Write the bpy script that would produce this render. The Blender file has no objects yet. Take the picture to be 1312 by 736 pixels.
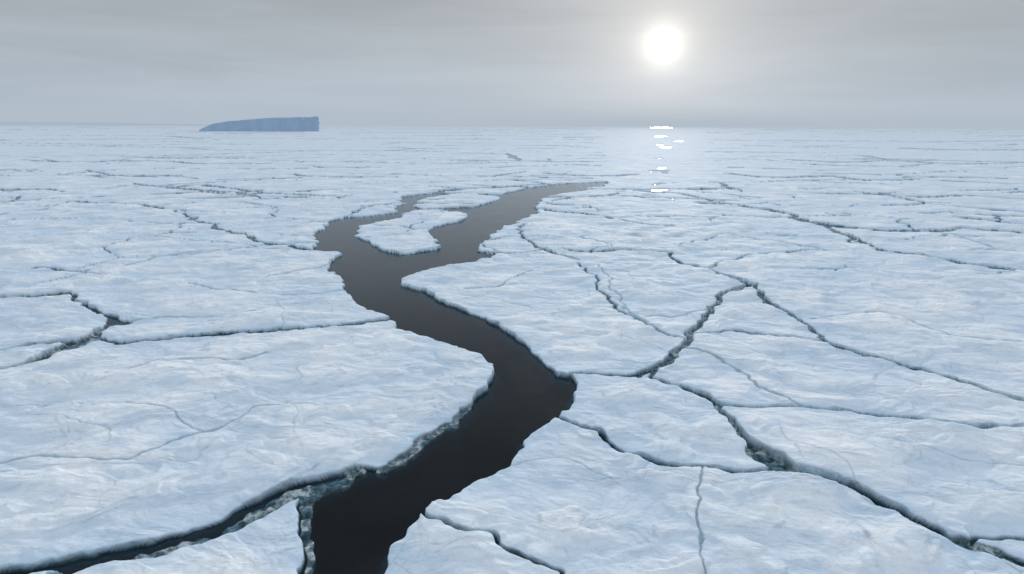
import bpy, math, time
import numpy as np
from mathutils import Matrix, Vector
T0=time.time()
sc=bpy.context.scene
sc.view_settings.view_transform='Standard'
sc.view_settings.look='None'
sc.view_settings.exposure=0

# ------------------------------------------------------------------ camera
H=12.0; F=1312*24/36.0; PITCH=math.atan(207.5/F); ROLL=math.radians(0.22)
cd=bpy.data.cameras.new("camera"); cam=bpy.data.objects.new("camera",cd)
sc.collection.objects.link(cam); sc.camera=cam
cd.lens=24; cd.sensor_width=36; cd.clip_start=0.1; cd.clip_end=60000
M3=(Matrix.Rotation(math.pi/2-PITCH,3,'X') @ Matrix.Rotation(ROLL,3,'Z'))
cam.matrix_world=Matrix.Translation((0,0,H)) @ M3.to_4x4()
RM=np.array(M3)

def ray(u,v):
    d=RM @ np.array([(u-656)/F,-(v-368)/F,-1.0]); return d/np.linalg.norm(d)
def ground(u,v,z=0.22):
    """image pixel projected through the camera onto the ice plane"""
    d=ray(u,v); t=(z-H)/min(d[2],-1e-5); return np.array([d[0]*t,d[1]*t])

SUN=ray(850,58)
sun_el=math.asin(SUN[2]); sun_az=math.atan2(SUN[0],SUN[1])

# ------------------------------------------------------------------ noise
def hsh(ix,iy,seed):
    n=(ix.astype(np.int64)*374761393+iy.astype(np.int64)*668265263+seed*1442695041)&0xffffffff
    n=((n^(n>>13))*1274126177)&0xffffffff
    n=n^(n>>16)
    return (n/4294967295.0)
def vnoise(x,y,seed):
    xf=np.floor(x); yf=np.floor(y); fx=x-xf; fy=y-yf
    ux=fx*fx*fx*(fx*(fx*6-15)+10); uy=fy*fy*fy*(fy*(fy*6-15)+10)
    def g(ox,oy):
        a=hsh(xf+ox,yf+oy,seed)*2*math.pi
        return np.cos(a)*(fx-ox)+np.sin(a)*(fy-oy)
    a=g(0,0);b=g(1,0);c=g(0,1);d=g(1,1)
    return ((a*(1-ux)+b*ux)*(1-uy)+(c*(1-ux)+d*ux)*uy)*1.5
def sstep(a,b,x):
    t=np.clip((x-a)/(b-a),0,1); return t*t*(3-2*t)

# ------------------------------------------------------------------ polar grid
rad=math.radians
phi=np.concatenate([np.arange(0.04,3.0,0.02),np.arange(3.0,38.0,0.042),np.arange(38.0,75,0.5)])[::-1]
phi=np.radians(phi)
r=H/np.tan(phi)
r=np.append(r,[30000.0])
dr=np.gradient(r)
th=np.concatenate([np.arange(-180,-46,1.5),np.arange(-46,46,0.06),np.arange(46,180.01,1.5)])
th=np.radians(th)
NR,NC=len(r),len(th)
RR,TT=np.meshgrid(r,th,indexing='ij')
X=RR*np.sin(TT); Y=RR*np.cos(TT)

def addn(arr,wl,amp,seed,rotate=0.0,aniso=1.0,rfade=None,XX=None,YY=None):
    XX=X if XX is None else XX; YY=Y if YY is None else YY
    fade=np.clip((wl/dr-1.2)/1.5,0,1)
    idx=np.where(fade>0)[0]
    if len(idx)==0: return
    m=idx.max()+1
    x=XX[:m];y=YY[:m]
    if rotate or aniso!=1:
        c,s=math.cos(rotate),math.sin(rotate)
        x,y=(c*x+s*y)/aniso,(-s*x+c*y)
    n=vnoise(x/wl,y/wl,seed)
    f=fade[:m]
    if rfade is not None: f=f*rfade[:m]
    arr[:m]+=amp*n*f[:,None]

WX=X.copy();WY=Y.copy()
farf=np.clip((r-60)/150,0,1); farf2=np.clip((r-250)/400,0,1)
nearsc=np.clip(r/35,1,3); one=np.ones_like(r)
for i,(wl,amp,rf) in enumerate([(160,18,farf2),(45,5,farf2),(14,1.0,farf),(4,.26,nearsc),(1.6,.20,nearsc),(.75,.13,one),(.36,.045,one)]):
    addn(WX,wl,amp,11+i,rfade=rf); addn(WY,wl,amp,31+i,rfade=rf)
print("warp",time.time()-T0)

# ------------------------------------------------------------------ vector layout of leads and cracks
def window(pts,margin):
    rr=np.hypot(pts[:,0],pts[:,1]); tt=np.arctan2(pts[:,0],pts[:,1])
    a=math.asin(min(0.9,margin/max(rr.min(),margin*1.2)))
    i0=np.searchsorted(r,rr.min()-margin); i1=np.searchsorted(r,rr.max()+margin)+1
    j0=np.searchsorted(th,tt.min()-a); j1=np.searchsorted(th,tt.max()+a)+1
    return slice(max(i0-1,0),i1),slice(max(j0-1,0),j1)
def catmull(P,n=4,closed=False):
    P=np.array(P,float); N=len(P); out=[]
    rng=range(N) if closed else range(N-1)
    for i in rng:
        if closed: p0,p1,p2,p3=P[(i-1)%N],P[i],P[(i+1)%N],P[(i+2)%N]
        else: p0,p1,p2,p3=P[max(i-1,0)],P[i],P[i+1],P[min(i+2,N-1)]
        for k in range(n):
            t=k/n
            out.append(0.5*((2*p1)+(-p0+p2)*t+(2*p0-5*p1+4*p2-p3)*t*t+(-p0+3*p1-3*p2+p3)*t**3))
    if not closed: out.append(P[-1])
    return np.array(out)
def segdist(px,py,a,b,wa,wb):
    d=b-a; L=max(d@d,1e-9)
    t=np.clip(((px-a[0])*d[0]+(py-a[1])*d[1])/L,0,1)
    dist=np.hypot(px-a[0]-t*d[0],py-a[1]-t*d[1])
    return dist,wa+(wb-wa)*t
def poly_sd(P,n=3,full=False):
    c=catmull(P,n,True)
    W=np.array([ground(u,v) for u,v in c])
    mg=2.0+0.06*np.hypot(*W.T).max()
    si,sj=window(W,mg)
    px,py=WX[si,sj],WY[si,sj]
    D=np.full(px.shape,1e9); ins=np.zeros(px.shape,bool)
    for k in range(len(W)):
        a,b=W[k],W[(k+1)%len(W)]
        d,_=segdist(px,py,a,b,0,0); np.minimum(D,d,out=D)
        if a[1]!=b[1]:
            cond=((a[1]>py)!=(b[1]>py))&(px<(b[0]-a[0])*(py-a[1])/(b[1]-a[1])+a[0])
            ins^=cond
    return si,sj,np.where(ins,-D,D)

SO=np.full(X.shape,1e3); SS=np.full(X.shape,1e3); GR=np.zeros(X.shape)

lead=[(380,745),(386,700),(385,668),(389,640),(420,622),(455,598),(482,594),(520,576),(560,552),(590,530),(600,512),(631,482),(628,464),(602,450),(560,433),(520,421),(499,411),(497,404),(470,395),(446,376),(434,352),(422,345),(426,332),(433,323),(410,320),(404,302),(418,287),(440,278),(480,275),(510,270),(500,264),(520,250),(575,247),(632,250),(645,247),(700,237),(750,233.5),(780,233),(770,238),(724,246),(692,255),(690,268),(672,280),(642,295),(620,310),(612,321),(635,327),(600,336),(556,345),(517,354),(512,361),(540,372),(580,391),(622,407),(662,431),(692,457),(718,478),(738,483),(739,505),(712,535),(674,556),(664,582),(640,600),(618,606),(590,626),(552,649),(545,662),(520,690),(500,712),(476,745),(440,790)]
si,sj,d=poly_sd(lead)
islands=[[(459,292),(470,287),(500,282),(520,273),(545,269),(575,270),(597,273),(590,281),(562,289),(548,296),(560,308),(555,319),(520,323),(490,319),(463,305)],
         [(528,262),(548,253),(575,249),(610,248),(640,252),(622,260),(590,265),(545,267)],
         [(455,273),(480,262),(515,256),(505,268),(470,275)]]
SO[si,sj]=np.minimum(SO[si,sj],d)
for isl in islands:
    a,b,d=poly_sd(isl)
    SO[a,b]=np.maximum(SO[a,b],-d)
for (cx,cy,wx,wy) in [(848,163.8,14,.6),(852,188.5,9,.7),(847,186,5,.6),(848,215.5,7,.7),(843,219.5,12,.9),(852,222.5,5,.6),(862,181,6,.5),(845,203,5,.5),(850,175,5,.5)]:
    P=[(cx+wx*math.cos(a)*(1+.25*math.sin(3*a+cx)),cy+wy*math.sin(a)) for a in np.linspace(0,2*math.pi,10,endpoint=False)]
    a,b,d=poly_sd(P,2); SO[a,b]=np.minimum(SO[a,b],d)

def line(kind,pts,depth=1.0):
    P=[];w=2
    for p in pts:
        if len(p)==3: w=p[2]
        P.append((p[0],p[1],w))
    C=catmull(P,4)
    W=np.array([ground(c[0],c[1]) for c in C]); wm=[]
    for i in range(len(C)):
        a=C[max(i-1,0)];b=C[min(i+1,len(C)-1)]
        t=b[:2]-a[:2]; t/=max(np.linalg.norm(t),1e-6); n=np.array([-t[1],t[0]])
        hw=max(C[i][2],.6)/2
        A=ground(*(C[i][:2]+n*hw)); B=ground(*(C[i][:2]-n*hw))
        wt=W[min(i+1,len(C)-1)]-W[max(i-1,0)]; wt/=max(np.linalg.norm(wt),1e-9)
        wm.append(abs((A-B)[0]*wt[1]-(A-B)[1]*wt[0]))
    for i in range(len(W)-1):
        seg=W[i:i+2]; R=np.hypot(*seg.T).max()
        mg=max(wm[i],wm[i+1])+1.5+0.05*R
        a,b=window(seg,mg)
        px,py=WX[a,b],WY[a,b]
        if px.size==0: continue
        d,w=segdist(px,py,seg[0],seg[1],wm[i],wm[i+1])
        if kind=='o': SO[a,b]=np.minimum(SO[a,b],d-w*.38)
        elif kind=='s': SS[a,b]=np.minimum(SS[a,b],d-w*.42)
        else: GR[a,b]=np.maximum(GR[a,b],depth*(1-sstep(0,1,d/(w*.7+.02))))
O,S,G='o','s','g'
# left side
line(O,[(505,409,4),(460,414,5),(400,419,5),(340,425,5),(300,424,4),(250,428,5),(200,434,5),(150,438,4),(125,433,5),(98,442,9),(70,453,10),(40,465,7),(0,475,4),(-60,484,4),(-200,490,4)])
line(O,[(-200,390,3),(0,380,3),(50,378,4),(95,376,7),(101,385,5),(125,400,5),(147,412,6),(165,411,2)])
line(S,[(145,412,6),(120,428,9),(98,440,11),(72,452,8)])
line(O,[(-100,458,3),(0,449,3),(50,442,3),(90,436,5)])
line(O,[(412,319,2.8),(370,315,2.8),(330,306,3.2),(295,297,4),(268,286,4),(240,278,3),(205,266,2),(150,261,1.5),(95,257,2)])
line(O,[(-100,243,2),(0,243,3),(60,243,2.5),(80,246,1.5)])
line(O,[(225,240,2.4),(260,237,2),(310,243,2.2),(350,248,2),(400,250,2),(440,254,1.4)])
line(O,[(45,342,2.5),(75,345,2.5),(105,348,1.2)])
line(O,[(440,278,2),(470,266,1.5),(520,258,2),(560,246,2),(640,240,2),(700,236,1.5)])
line(O,[(0,736,15),(100,719,15),(200,694,16),(280,665,18),(330,647,20),(380,627,20),(430,611,16)])
line(O,[(0,736,17),(-100,752,17),(-300,780,15)])
line(S,[(60,740,7),(130,722,10),(200,706,11),(280,674,15),(330,652,15),(390,629,18),(425,615,16)])
line(S,[(455,599,9),(432,612,16),(402,632,16),(394,660,12),(392,690,9),(388,735,7)])
line(S,[(596,516,1),(580,540,3),(545,563,5),(515,580,5),(480,597,6)])
for g in [[(0,592,2.0),(60,583),(110,588),(160,585),(200,570,2.2),(240,560),(290,545),(320,532),(332,522,1.4),(400,520,1)],
          [(120,519,1.4),(160,522,2),(210,529),(235,543),(252,551),(272,552),(300,541)],
          [(140,482,1.1),(180,470,1.6),(215,464),(260,463),(310,461),(345,452,1)],
          [(105,348,1.5),(160,338),(200,329),(250,322),(330,319),(400,318)],
          [(340,357,1.4),(380,350),(420,340),(440,333)],
          [(0,592),(-80,600)],[(160,411,1.5),(220,404),(290,404),(340,398,1)],
          [(240,365,1),(300,372,1.3),(360,378),(440,372)],
          [(95,257,1.5),(60,268),(20,272),(-40,280)]]:
    line(G,g,.9)
# right side
line(O,[(735,480,3),(780,479,3),(815,477,4),(835,474,5)])
line(S,[(815,480,5),(850,466,9),(872,452,10),(888,432,9),(900,412,8),(915,390,7),(930,375,6),(962,366,5)])
line(O,[(838,484,4),(880,500,5),(918,520,6),(926,537,6),(950,560,7),(975,580,8),(1010,602,8),(1060,615,8),(1110,630,9),(1150,650,9),(1200,677,10),(1240,697,10),(1290,712,8),(1330,726,7),(1450,760,6)])
line(S,[(838,470,8),(834,482,5)])
line(S,[(918,520,6),(930,542,9),(955,568,11),(985,590,24),(1010,605,15),(1060,617,6),(1110,633,6),(1150,652,6),(1200,680,7),(1270,705,12),(1312,722,6)])
line(O,[(710,534,4),(760,555,4),(800,575,5),(840,588,5),(900,598,5),(950,603,5),(985,604,5)])
line(O,[(918,521,4),(980,524,3),(1030,523,3),(1100,529,3),(1160,537,3.5),(1200,543,4),(1250,548,3.5),(1330,552,2.5),(1450,560,2)])
line(G,[(885,450,2),(920,460,2.2),(960,485,2.4),(1000,510,2.4),(1030,523,2)],1)
line(S,[(962,366,4),(985,388,4),(1025,408,4),(1058,435,6)])
line(O,[(975,375,2),(1000,395,1.6),(1030,410,2),(1060,437,3.5),(1100,455,3),(1150,464,3),(1200,479,3.5),(1260,500,3.5),(1330,520,4),(1450,545,4)])
line(O,[(855,325,2.5),(870,335,2.5),(910,347,3),(950,362,3),(975,375,2)])
line(O,[(690,318,2),(750,321,2),(800,320,2.2),(855,324,2)])
line(O,[(692,268,2.2),(760,275,2.2),(820,287,2.2),(862,290,1.6)])
line(S,[(665,285,2),(668,300,3),(690,318,3),(740,334,2)])
line(O,[(900,260,2),(960,265,2.2),(1010,275,3.2),(1050,286,2.8),(1110,293,3),(1180,296,2.8),(1240,293,2.8),(1330,300,2)])
line(S,[(1020,280,3),(1060,290,4),(1100,312,2)])
line(O,[(1085,300,2),(1120,316,2),(1160,324,3),(1230,335,3.5),(1330,352,3.5)])
line(O,[(910,345,1.5),(960,328,2),(1010,322,2),(1062,320,1.6)])
line(S,[(740,338,1.6),(760,355,2),(772,375,2.2),(790,395,2.6),(820,412,2.2),(850,432,2),(880,436,2)])
line(G,[(765,338,3),(775,352,3),(790,375,3),(800,395,3),(845,425,4)],.8)
line(G,[(880,300,3),(840,306,3),(800,300,3)],.6)
line(O,[(545,650,3),(570,668,4),(600,684,4),(630,682,4),(650,700,4),(680,715,4),(712,722,3.5),(728,742,4),(740,790,4)])
line(G,[(897,600,2.4),(893,650,2.2),(900,690,2.6),(906,745,2.4)],1)
line(O,[(890,432,2),(940,425,1.5),(1000,432,1.6),(1060,438,1.8)])
line(G,[(600,371,1.4),(640,366),(665,352),(682,345)],.9)
line(O,[(612,321,2),(650,325,3),(685,322,2),(700,318,1.5)])
line(O,[(1230,278,2),(1270,283,2.5),(1340,292,2)])
line(O,[(1255,697,2.5),(1290,688,2.5),(1330,690,3)])
line(G,[(1312,440,1.5),(1220,432),(1150,405),(1100,400),(1040,408)],.8)
line(G,[(1130,560,1.2),(1180,570),(1240,590),(1330,600)],.5)
line(G,[(560,385,1.3),(640,392),(720,388),(790,396)],.35)
line(G,[(905,398,1.6),(870,405),(840,404),(800,412)],.8)
line(G,[(1110,640,2),(1180,665,2.5),(1240,690,3)],.5)
# mid-distance cracks
line(O,[(110,218,1.6),(160,226,1.8),(215,225,1.5),(250,229,1.2)])
line(O,[(240,243,1.6),(290,247,1.6),(330,244,1.3)])
line(O,[(700,222,1.2),(760,226,1.4),(815,224,1.4)])
line(O,[(930,222,1.4),(990,228,1.8),(1060,226,1.8),(1110,231,1.5),(1180,230,1.5)])
line(O,[(1100,246,1.6),(1160,252,2),(1230,251,2),(1330,257,1.8)])
line(O,[(1010,205,1.2),(1080,208,1.4),(1150,206,1.4),(1230,210,1.4),(1330,208,1.2)])
line(O,[(20,205,1.2),(90,208,1.4),(180,206,1.3),(260,210,1.2)])
line(O,[(1165,190,1.0),(1230,192,1.2),(1330,191,1.0)])
line(O,[(820,245,1.4),(880,250,1.8),(930,262,1.8)])
print("vectors",time.time()-T0)

# distant floe pattern (true voronoi border distance) -----------------------------------
def vborder(x,y,seed):
    xf=np.floor(x);yf=np.floor(y)
    f1=np.full(x.shape,99.);f2=np.full(x.shape,99.)
    ax=np.zeros_like(x);ay=np.zeros_like(x);bx=np.zeros_like(x);by=np.zeros_like(x)
    for ox in (-1,0,1):
        for oy in (-1,0,1):
            cx=xf+ox;cy=yf+oy
            jx=cx+hsh(cx,cy,seed);jy=cy+hsh(cx,cy,seed+5)
            d=(jx-x)**2+(jy-y)**2
            c1=d<f1; c2=(~c1)&(d<f2)
            f2=np.where(c1,f1,np.where(c2,d,f2)); bx=np.where(c1,ax,np.where(c2,jx,bx)); by=np.where(c1,ay,np.where(c2,jy,by))
            f1=np.where(c1,d,f1); ax=np.where(c1,jx,ax); ay=np.where(c1,jy,ay)
    nx=np.abs(ax-bx)/np.maximum(np.hypot(ax-bx,ay-by),.08)
    return (f2-f1)/(2*np.maximum(np.hypot(ax-bx,ay-by),.08)), nx
daz=np.abs(th-sun_az)
def voro(cell,aniso,seed,rmin,rmax,wfun,thr):
    i0=np.searchsorted(r,rmin); i1=np.searchsorted(r,rmax)
    wx,wy=WX[i0:i1],WY[i0:i1]
    e,nx=vborder(wx/(cell*aniso),wy/cell,seed); e=e*cell
    n=vnoise(wx/(cell*1.2),wy/(cell*1.2),seed+9)
    w=np.minimum(wfun(r[i0:i1]),cell*.11)[:,None]*np.clip(n*2.6+thr,-1,1.0)
    w=np.where(w>0,w*(1-.75*nx**1.5),w)
    fd=(np.clip((r[i0:i1]-rmin)/(rmin*.4),0,1)*np.clip((rmax-r[i0:i1])/(rmax*.3),0,1))[:,None]
    calm=np.where((r[i0:i1]>150)[:,None],sstep(rad(1.5),rad(5),daz)[None,:],1.0)
    sd=e-w*fd*.5*calm+(1-fd)*2+(1-calm)*3
    SO[i0:i1]=np.minimum(SO[i0:i1],sd)
px_v=lambda rr:rr*rr/(H*F)
voro(26,1.7,101,85,420,lambda q:0.6+px_v(q)*2.0,.35)
voro(60,2.0,202,180,900,lambda q:1+px_v(q)*1.8,.4)
voro(180,2.3,707,500,2500,lambda q:2+px_v(q)*1.4,.4)
voro(500,2.6,303,1500,12000,lambda q:2+px_v(q)*1.1,.4)
voro(9,1.4,404,45,170,lambda q:0.10+px_v(q)*.6,-.35)
voro(15,1.7,505,75,230,lambda q:0.2+px_v(q)*1.1,0)
# fine hairline fractures in the near floes
def hair(cell,seed,w,thr,dep,rmax):
    i1=np.searchsorted(r,rmax)
    wx=WX[:i1]+1.1*vnoise(X[:i1]/3.1,Y[:i1]/3.1,seed+1); wy=WY[:i1]+1.1*vnoise(X[:i1]/3.1,Y[:i1]/3.1,seed+2)
    e,_=vborder(wx/cell,wy/cell,seed); e=e*cell
    n=sstep(thr,thr+.25,vnoise(X[:i1]/(cell*.9),Y[:i1]/(cell*.9),seed+3))
    ww=w*(1+r[:i1]/40)[:,None]
    GR[:i1]=np.maximum(GR[:i1],dep*n*(1-sstep(0,1,e/ww))*np.clip((rmax-r[:i1])/20,0,1)[:,None])
hair(5.5,811,.03,.20,.32,95)
hair(11,822,.04,.12,.50,130)
print("voro",time.time()-T0)

# ------------------------------------------------------------------ height field
rel=np.zeros(X.shape)
addn(rel,7,.12,53)
addn(rel,2.6,.11,54,rotate=.5,aniso=1.5)
addn(rel,1.1,.050,55,rotate=-.2,aniso=1.4,XX=WX,YY=WY); addn(rel,.45,.018,56,rotate=-.35,aniso=1.4); addn(rel,.2,.006,57)
sc1=np.zeros(X.shape); addn(sc1,3.2,1,58,rotate=.3,aniso=1.6,XX=WX,YY=WY); addn(sc1,1.3,.4,59,XX=WX,YY=WY)
rel+=0.07*sstep(-.05,.08,sc1)+0.05*sstep(.25,.34,sc1)
top=0.22+rel
addn(top,60,.08,51,rfade=farf); addn(top,22,.09,52)
hm=np.zeros(X.shape); addn(hm,30,1,60,aniso=1.8,rfade=farf); addn(hm,9,.5,61,rfade=farf)
top+=0.25*np.clip(hm-.45,0,1)
top=np.maximum(top,.15)
sdm=np.minimum(SO,SS)
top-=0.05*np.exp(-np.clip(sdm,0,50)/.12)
top-=GR*0.07
sl=np.zeros(X.shape); addn(sl,1.4,.14,71,XX=WX,YY=WY); addn(sl,.5,.09,72); addn(sl,.2,.04,73)
slz=np.clip(-0.01+sl,-.25,.12)
under=np.where(SS<0.05,slz,-0.03-np.clip(-SO,0,3)*1.1)
k=sstep(0,1,sdm/.07)
Z=under*(1-k)+top*k
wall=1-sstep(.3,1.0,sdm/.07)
slush=np.where(SS<0.05,1.0,0.0)*(1-k)
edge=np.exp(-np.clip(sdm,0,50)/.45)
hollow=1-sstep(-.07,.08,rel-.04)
Z[-1]=0.24
print("height",time.time()-T0)

def grid_mesh(name,V,nr,nc,attrs):
    me=bpy.data.meshes.new(name)
    me.vertices.add(nr*nc); me.vertices.foreach_set("co",V.astype(np.float32).ravel())
    i=np.arange(nr-1)[:,None]*nc; j=np.arange(nc-1)[None,:]
    a=(i+j).ravel()
    q=np.stack([a,a+nc,a+nc+1,a+1],1).astype(np.int32)[:, ::-1]
    n=len(q)
    me.loops.add(n*4); me.loops.foreach_set("vertex_index",q.ravel())
    me.polygons.add(n); me.polygons.foreach_set("loop_start",np.arange(0,n*4,4,dtype=np.int32))
    me.polygons.foreach_set("use_smooth",np.ones(n,bool))
    me.update(calc_edges=True)
    for k_,v in attrs.items():
        at=me.attributes.new(k_,'FLOAT','POINT'); at.data.foreach_set("value",v.astype(np.float32).ravel())
    ob=bpy.data.objects.new(name,me); sc.collection.objects.link(ob); return ob
V=np.stack([X,Y,Z],-1)
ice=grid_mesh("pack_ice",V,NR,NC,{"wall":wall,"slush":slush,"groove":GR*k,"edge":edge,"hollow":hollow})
if ice.data.polygons[NR*5].normal[2]<0: ice.data.flip_normals()
print("mesh",time.time()-T0, NR*NC)

# ------------------------------------------------------------------ materials helpers
class NT:
    def __init__(s,tree): s.t=tree; s.n=tree.nodes; s.l=tree.links
    def new(s,t,**kw):
        x=s.n.new(t)
        for k_,v in kw.items(): setattr(x,k_,v)
        return x
    def put(s,sock,v):
        if isinstance(v,bpy.types.NodeSocket): s.l.new(v,sock)
        else: sock.default_value=v
    def math(s,op,a,b=None,c=None,clamp=False):
        x=s.new('ShaderNodeMath',operation=op,use_clamp=clamp)
        s.put(x.inputs[0],a)
        if b is not None: s.put(x.inputs[1],b)
        if c is not None: s.put(x.inputs[2],c)
        return x.outputs[0]
    def mix(s,f,a,b,blend='MIX'):
        x=s.new('ShaderNodeMix',data_type='RGBA',blend_type=blend)
        s.put(x.inputs[0],f)
        s.put(x.inputs[6],a if isinstance(a,bpy.types.NodeSocket) else (*a,1))
        s.put(x.inputs[7],b if isinstance(b,bpy.types.NodeSocket) else (*b,1))
        return x.outputs[2]
    def noise(s,vec,scale,detail=4,rough=.55,dist=0):
        x=s.new('ShaderNodeTexNoise'); s.put(x.inputs['Vector'],vec)
        x.inputs['Scale'].default_value=scale; x.inputs['Detail'].default_value=detail
        x.inputs['Roughness'].default_value=rough; x.inputs['Distortion'].default_value=dist
        return x.outputs[0]
    def mr(s,v,a,b,c=0,d=1,smooth=True):
        x=s.new('ShaderNodeMapRange'); x.interpolation_type='SMOOTHSTEP' if smooth else 'LINEAR'
        s.put(x.inputs[0],v)
        for i,q in enumerate((a,b,c,d)): x.inputs[i+1].default_value=q
        return x.outputs[0]
    def attr(s,name):
        return s.new('ShaderNodeAttribute',attribute_name=name).outputs['Fac']
def material(name):
    m=bpy.data.materials.new(name); m.use_nodes=True; m.node_tree.nodes.clear(); return m,NT(m.node_tree)

# ice
m,N=material("snow_covered_sea_ice")
geo=N.new('ShaderNodeNewGeometry'); pos=geo.outputs['Position']
sep=N.new('ShaderNodeSeparateXYZ'); N.l.new(pos,sep.inputs[0]); z=sep.outputs[2]
mp=N.new('ShaderNodeMapping'); N.l.new(pos,mp.inputs[0]); mp.inputs['Rotation'].default_value=(0,0,.4); mp.inputs['Scale'].default_value=(.7,1,1)
n1=N.noise(mp.outputs[0],.12,4,.6,.6); n2=N.noise(mp.outputs[0],.6,5,.65,.9); n3=N.noise(pos,7,4,.65)
snow=N.mix(N.mr(n1,.35,.65),(.87,.875,.88),(.73,.775,.82))
snow=N.mix(N.mr(n2,.46,.65,0,.65),snow,(.52,.63,.74))
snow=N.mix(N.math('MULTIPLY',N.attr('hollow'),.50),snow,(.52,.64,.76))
snow=N.mix(N.mr(n3,.45,.70,0,.35),snow,(.60,.67,.74))
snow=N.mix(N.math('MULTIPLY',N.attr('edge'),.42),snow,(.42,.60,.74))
snow=N.mix(N.math('MULTIPLY',N.attr('groove'),.85),snow,(.23,.34,.42))
slc=N.mix(N.mr(N.noise(pos,3,5,.68,.5),.40,.62),(.08,.12,.135),(.46,.51,.53))
slc=N.mix(N.mr(z,-.22,.0),(.010,.022,.026),slc)  # submerged slush darkens with depth: light lost in water, put into colour
wl=N.mix(N.mr(z,-.5,.02),(.0006,.0015,.002),(.020,.055,.075))  # below the waterline, the water's light absorption is painted into the ice colour
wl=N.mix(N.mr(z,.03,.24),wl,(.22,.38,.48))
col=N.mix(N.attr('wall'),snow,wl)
col=N.mix(N.attr('slush'),col,slc)
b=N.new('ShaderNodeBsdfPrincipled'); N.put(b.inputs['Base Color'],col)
b.inputs['Roughness'].default_value=.85; b.inputs['Specular IOR Level'].default_value=.03
bh=N.math('ADD',N.math('MULTIPLY',N.noise(mp.outputs[0],1.8,6,.66,.6),.15),N.math('MULTIPLY',N.noise(mp.outputs[0],.42,3,.6,1.0),.6))
bp=N.new('ShaderNodeBump'); bp.inputs['Strength'].default_value=1.0; bp.inputs['Distance'].default_value=1.0
N.put(bp.inputs['Height'],bh); N.l.new(bp.outputs[0],b.inputs['Normal'])
o=N.new('ShaderNodeOutputMaterial'); N.l.new(b.outputs[0],o.inputs[0])
ice.data.materials.append(m)

# water
m,N=material("dark_polar_water")
pos=N.new('ShaderNodeNewGeometry').outputs['Position']
bp=N.new('ShaderNodeBump'); bp.inputs['Strength'].default_value=.15; bp.inputs['Distance'].default_value=.01
N.put(bp.inputs['Height'],N.noise(pos,2.0,3,.5))
fr=N.new('ShaderNodeFresnel'); fr.inputs[0].default_value=1.30
gl=N.new('ShaderNodeBsdfGlossy'); gl.inputs['Color'].default_value=(.86,.93,1,1)
N.put(gl.inputs['Roughness'],N.mr(N.noise(pos,.25,3,.6,1.),.3,.7,.10,.20)); N.l.new(bp.outputs[0],gl.inputs['Normal'])
tr=N.new('ShaderNodeBsdfTransparent'); tr.inputs[0].default_value=(.55,.70,.75,1)
mx=N.new('ShaderNodeMixShader'); N.l.new(fr.outputs[0],mx.inputs[0]); N.l.new(tr.outputs[0],mx.inputs[1]); N.l.new(gl.outputs[0],mx.inputs[2])
o=N.new('ShaderNodeOutputMaterial'); N.l.new(mx.outputs[0],o.inputs[0])
def disc(name,zz):
    me=bpy.data.meshes.new(name)
    rings=[0,30,200,1500,8000,29000]; vs=[(0,0,zz)]; fs=[]; K=96
    for q in rings[1:]:
        for k_ in range(K): a=2*math.pi*k_/K; vs.append((q*math.cos(a),q*math.sin(a),zz))
    for k_ in range(K): fs.append((0,1+k_,1+(k_+1)%K))
    for ri in range(len(rings)-2):
        b0=1+ri*K;b1=b0+K
        for k_ in range(K): k2=(k_+1)%K; fs.append((b0+k_,b1+k_,b1+k2,b0+k2))
    me.from_pydata(vs,[],fs); me.update()
    ob=bpy.data.objects.new(name,me); sc.collection.objects.link(ob); return ob
sea=disc("sea_water",0); sea.data.materials.append(m)

# sea haze: a shallow homogeneous fog layer lying over the ice, out to the horizon
m,N=material("sea_haze")
SIG=1/2600.0; HC=(.445,.515,.585)
va=N.new('ShaderNodeVolumeAbsorption'); va.inputs['Color'].default_value=(0,0,0,1); va.inputs['Density'].default_value=SIG
em=N.new('ShaderNodeEmission'); em.inputs[0].default_value=(*HC,1); em.inputs[1].default_value=SIG  # even glow stands in for skylight scattered by the haze
ad=N.new('ShaderNodeAddShader'); N.l.new(va.outputs[0],ad.inputs[0]); N.l.new(em.outputs[0],ad.inputs[1])
o=N.new('ShaderNodeOutputMaterial'); N.l.new(ad.outputs[0],o.inputs['Volume'])
me=bpy.data.meshes.new("sea_haze"); K=64; Rz=28500; vs=[];fs=[]
for zz in (-6,60):
    for k_ in range(K): a=2*math.pi*(k_+.5)/K; vs.append((Rz*math.cos(a),Rz*math.sin(a),zz))
for k_ in range(K): k2=(k_+1)%K; fs.append((k_,k2,K+k2,K+k_))
fs.append(tuple(range(K-1,-1,-1))); fs.append(tuple(range(K,2*K)))
me.from_pydata(vs,[],fs); me.update(); me.materials.append(m)
hz=bpy.data.objects.new("sea_haze",me); sc.collection.objects.link(hz)

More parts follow.
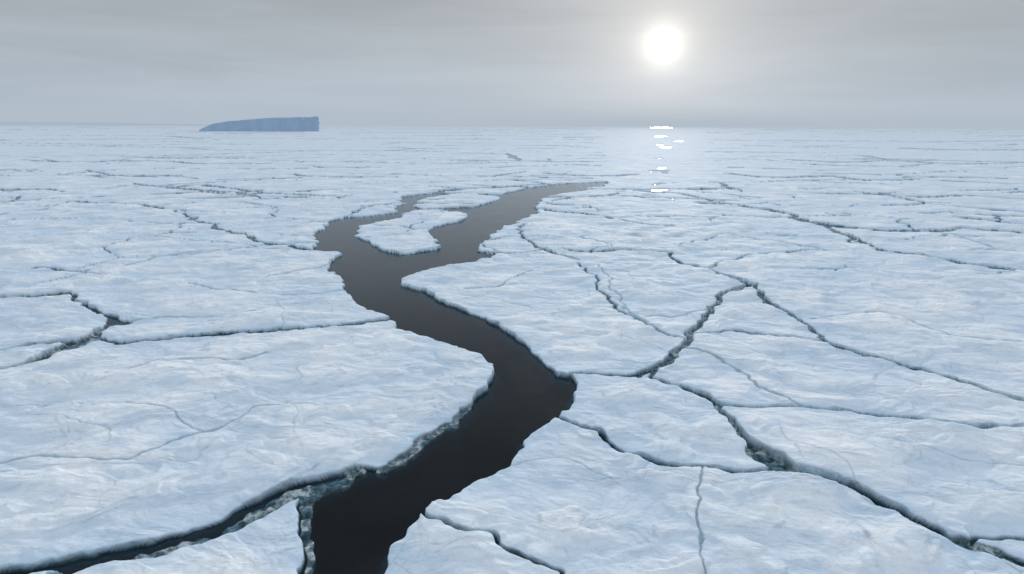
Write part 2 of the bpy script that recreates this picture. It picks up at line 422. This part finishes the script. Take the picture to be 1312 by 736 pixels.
# ------------------------------------------------------------------ iceberg
gc=ground(334,168.6,0); dist=np.hypot(*gc); ppm=F/dist
L=133/ppm; Hb=17.0/ppm
fwd=gc/dist; rt=np.array([fwd[1],-fwd[0]])
na,nz=240,16
ang=np.linspace(0,2*math.pi,na,endpoint=False)
ca,sa=np.cos(ang),np.sin(ang)
ex=np.sign(ca)*np.abs(ca)**.55; ey=np.sign(sa)*np.abs(sa)**.6
ox=ex*L/2; oy=ey*L*.24
def prof(t): # t 0 left .. 1 right
    return Hb*np.interp(t,[0,.04,.12,.25,.45,.62,.78,.93,.975,1],[.06,.22,.48,.66,.80,.90,.94,.96,1.05,.99])
verts=[];faces=[]
def P(x,y,zz): 
    g=gc+rt*x+fwd*y; return (g[0],g[1],zz)
seedf=vnoise(ex*6,ey*6+3,5)*.10+vnoise(ex*17,ey*17,6)*.05
for kz in range(nz+1):
    t=kz/nz
    for i in range(na):
        s=1+seedf[i]*.35+.004*math.sin(i*2.1+kz)*(1-t)
        s*=1-.03*t
        nn=float(vnoise(np.array([i/5.]),np.array([kz/4.]),8)[0])*.014
        x=ox[i]*(s*.5+.5 if ex[i]>.6 else s)+nn*L; y=oy[i]*(s+nn)
        hh=prof(np.clip(x/L+.5,0,1))*(1+.03*float(vnoise(np.array([x/14.]),np.array([y/14.]),3)[0]))
        verts.append(P(x,y,-2+(hh+2)*t))
    if kz:
        for i in range(na):
            a=(kz-1)*na+i;b2=(kz-1)*na+(i+1)%na
            faces.append((a,b2,b2+na,a+na))
base=nz*na
prev=base
for ring in range(1,9):
    f=1-ring/8.5; st=len(verts)
    for i in range(na):
        vx=ox[i]*f;vy=oy[i]*f
        hh=prof(np.clip(vx/L+.5,0,1))+.5*float(vnoise(np.array([vx/18.]),np.array([vy/10.]),4)[0])+ (1-f)*1.2
        verts.append(P(vx,vy,hh))
    for i in range(na): faces.append((prev+i,prev+(i+1)%na,st+(i+1)%na,st+i))
    prev=st
faces.append(tuple(range(prev,prev+na)))
me=bpy.data.meshes.new("iceberg"); me.from_pydata(verts,[],faces); me.update()
berg=bpy.data.objects.new("iceberg",me); sc.collection.objects.link(berg)
m,N=material("glacier_ice")
g=N.new('ShaderNodeNewGeometry'); pos=g.outputs['Position']
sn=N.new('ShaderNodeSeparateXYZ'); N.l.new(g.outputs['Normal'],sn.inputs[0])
mp=N.new('ShaderNodeMapping'); N.l.new(pos,mp.inputs[0]); mp.inputs['Scale'].default_value=(1,1,.4)
c=N.mix(N.mr(N.noise(mp.outputs[0],.08,5,.55),.35,.65),(.055,.27,.54),(.10,.36,.62))  # ice blue that also has the distance haze put into it
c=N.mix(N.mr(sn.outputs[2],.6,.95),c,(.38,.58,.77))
b=N.new('ShaderNodeBsdfPrincipled'); N.put(b.inputs['Base Color'],c); b.inputs['Roughness'].default_value=.8; b.inputs['Specular IOR Level'].default_value=.1
bp=N.new('ShaderNodeBump'); bp.inputs['Distance'].default_value=1; bp.inputs['Strength'].default_value=.4
N.put(bp.inputs['Height'],N.noise(mp.outputs[0],.15,4,.5)); N.l.new(bp.outputs[0],b.inputs['Normal'])
o=N.new('ShaderNodeOutputMaterial'); N.l.new(b.outputs[0],o.inputs[0]); me.materials.append(m)

# distant ice shelf low on the horizon, far left
D=4500.; vs=[];fs=[]; n=160
az=np.linspace(rad(-52),rad(-19.5),n)
for i,a in enumerate(az):
    t=i/(n-1)
    hh=(18+3*float(vnoise(np.array([t*9.]),np.array([.5]),2)[0]))*min(1,(1-t)*3.0)+1
    for (dd,zz) in ((0,-1),(30,hh*.9),(200,hh),(700,hh*1.05),(1400,-1)):
        vs.append(((D+dd)*math.sin(a),(D+dd)*math.cos(a),zz))
    if i:
        for q in range(4): A=(i-1)*5+q; fs.append((A,A+5,A+6,A+1))
me=bpy.data.meshes.new("distant_ice_shelf"); me.from_pydata(vs,[],fs); me.update()
sh=bpy.data.objects.new("distant_ice_shelf",me); sc.collection.objects.link(sh)
m,N=material("shelf_ice")
b=N.new('ShaderNodeBsdfPrincipled'); pos=N.new('ShaderNodeNewGeometry').outputs['Position']
N.put(b.inputs['Base Color'],N.mix(N.noise(pos,.01,4),(.12,.32,.56),(.20,.40,.62))); b.inputs['Roughness'].default_value=.8
o=N.new('ShaderNodeOutputMaterial'); N.l.new(b.outputs[0],o.inputs[0]); me.materials.append(m)

# ------------------------------------------------------------------ sun + sky
ld=bpy.data.lights.new("sun","SUN"); ld.energy=2.5; ld.angle=rad(3); ld.color=(1,.94,.87)
lo=bpy.data.objects.new("sun",ld); sc.collection.objects.link(lo)
lo.rotation_euler=Vector(SUN).to_track_quat('Z','Y').to_euler(); lo.location=(0,0,200)
w=bpy.data.worlds.new("World"); sc.world=w; w.use_nodes=True; w.node_tree.nodes.clear(); N=NT(w.node_tree)
tc=N.new('ShaderNodeTexCoord').outputs['Generated']
nv=N.new('ShaderNodeVectorMath',operation='NORMALIZE'); N.l.new(tc,nv.inputs[0]); dvec=nv.outputs[0]
sp=N.new('ShaderNodeSeparateXYZ'); N.l.new(dvec,sp.inputs[0])
cr=N.new('ShaderNodeValToRGB'); N.l.new(sp.outputs[2],cr.inputs[0])
stops=[(0,(.445,.525,.61)),(.015,(.44,.515,.595)),(.05,(.425,.49,.56)),(.10,(.40,.45,.495)),(.19,(.355,.385,.415)),(.34,(.14,.17,.205)),(.56,(.16,.195,.235)),(.74,(.76,.87,.99)),(1,(1.42,1.57,1.75))]
e=cr.color_ramp.elements
while len(e)<len(stops): e.new(.5)
for el,(p_,c_) in zip(e,stops): el.position=p_; el.color=(c_[0]/2,c_[1]/2,c_[2]/2,1)
dp=N.new('ShaderNodeVectorMath',operation='DOT_PRODUCT'); N.l.new(dvec,dp.inputs[0]); dp.inputs[1].default_value=tuple(SUN)
ang_=N.math('MULTIPLY',N.math('ARCCOSINE',N.math('MINIMUM',dp.outputs['Value'],.999999)),57.2958)
core=N.math('MULTIPLY',N.math('EXPONENT',N.math('MULTIPLY',N.math('POWER',N.math('DIVIDE',ang_,1.25),1.6),-1.0)),.85)
halo=N.math('MULTIPLY',N.math('EXPONENT',N.math('DIVIDE',ang_,-3.8)),.42)
wide=N.math('MULTIPLY',N.math('EXPONENT',N.math('DIVIDE',ang_,-14.0)),.18)
mp=N.new('ShaderNodeMapping'); N.l.new(dvec,mp.inputs[0]); mp.inputs['Scale'].default_value=(1.2,1.2,13); mp.inputs['Rotation'].default_value=(.03,.05,0)
cl=N.noise(mp.outputs[0],1.8,5,.55,.4)
cloud=N.mr(cl,.25,.75,.90,1.10)
def scl(v,c_):
    x=N.new('ShaderNodeVectorMath',operation='SCALE'); x.inputs[0].default_value=c_; N.put(x.inputs['Scale'],v); return x.outputs[0]
def vadd(a,b_):
    x=N.new('ShaderNodeVectorMath',operation='ADD'); N.l.new(a,x.inputs[0]); N.l.new(b_,x.inputs[1]); return x.outputs[0]
s0=N.new('ShaderNodeVectorMath',operation='SCALE'); N.l.new(cr.outputs[0],s0.inputs[0]); N.put(s0.inputs['Scale'],N.math('MULTIPLY',cloud,2.0))
tot=vadd(vadd(vadd(s0.outputs[0],scl(core,(1,.95,.88))),scl(halo,(1,.88,.73))),scl(wide,(1,.86,.71)))
bg=N.new('ShaderNodeBackground'); N.l.new(tot,bg.inputs[0]); bg.inputs[1].default_value=1.0
sky=N.new('ShaderNodeTexSky'); sky.sky_type='NISHITA'; sky.sun_disc=False; sky.sun_elevation=sun_el; sky.sun_rotation=sun_az; sky.dust_density=1
bg2=N.new('ShaderNodeBackground'); N.l.new(sky.outputs[0],bg2.inputs[0]); bg2.inputs[1].default_value=.0005
ad=N.new('ShaderNodeAddShader'); N.l.new(bg.outputs[0],ad.inputs[0]); N.l.new(bg2.outputs[0],ad.inputs[1])
o=N.new('ShaderNodeOutputWorld'); N.l.new(ad.outputs[0],o.inputs[0])
print("done",time.time()-T0)
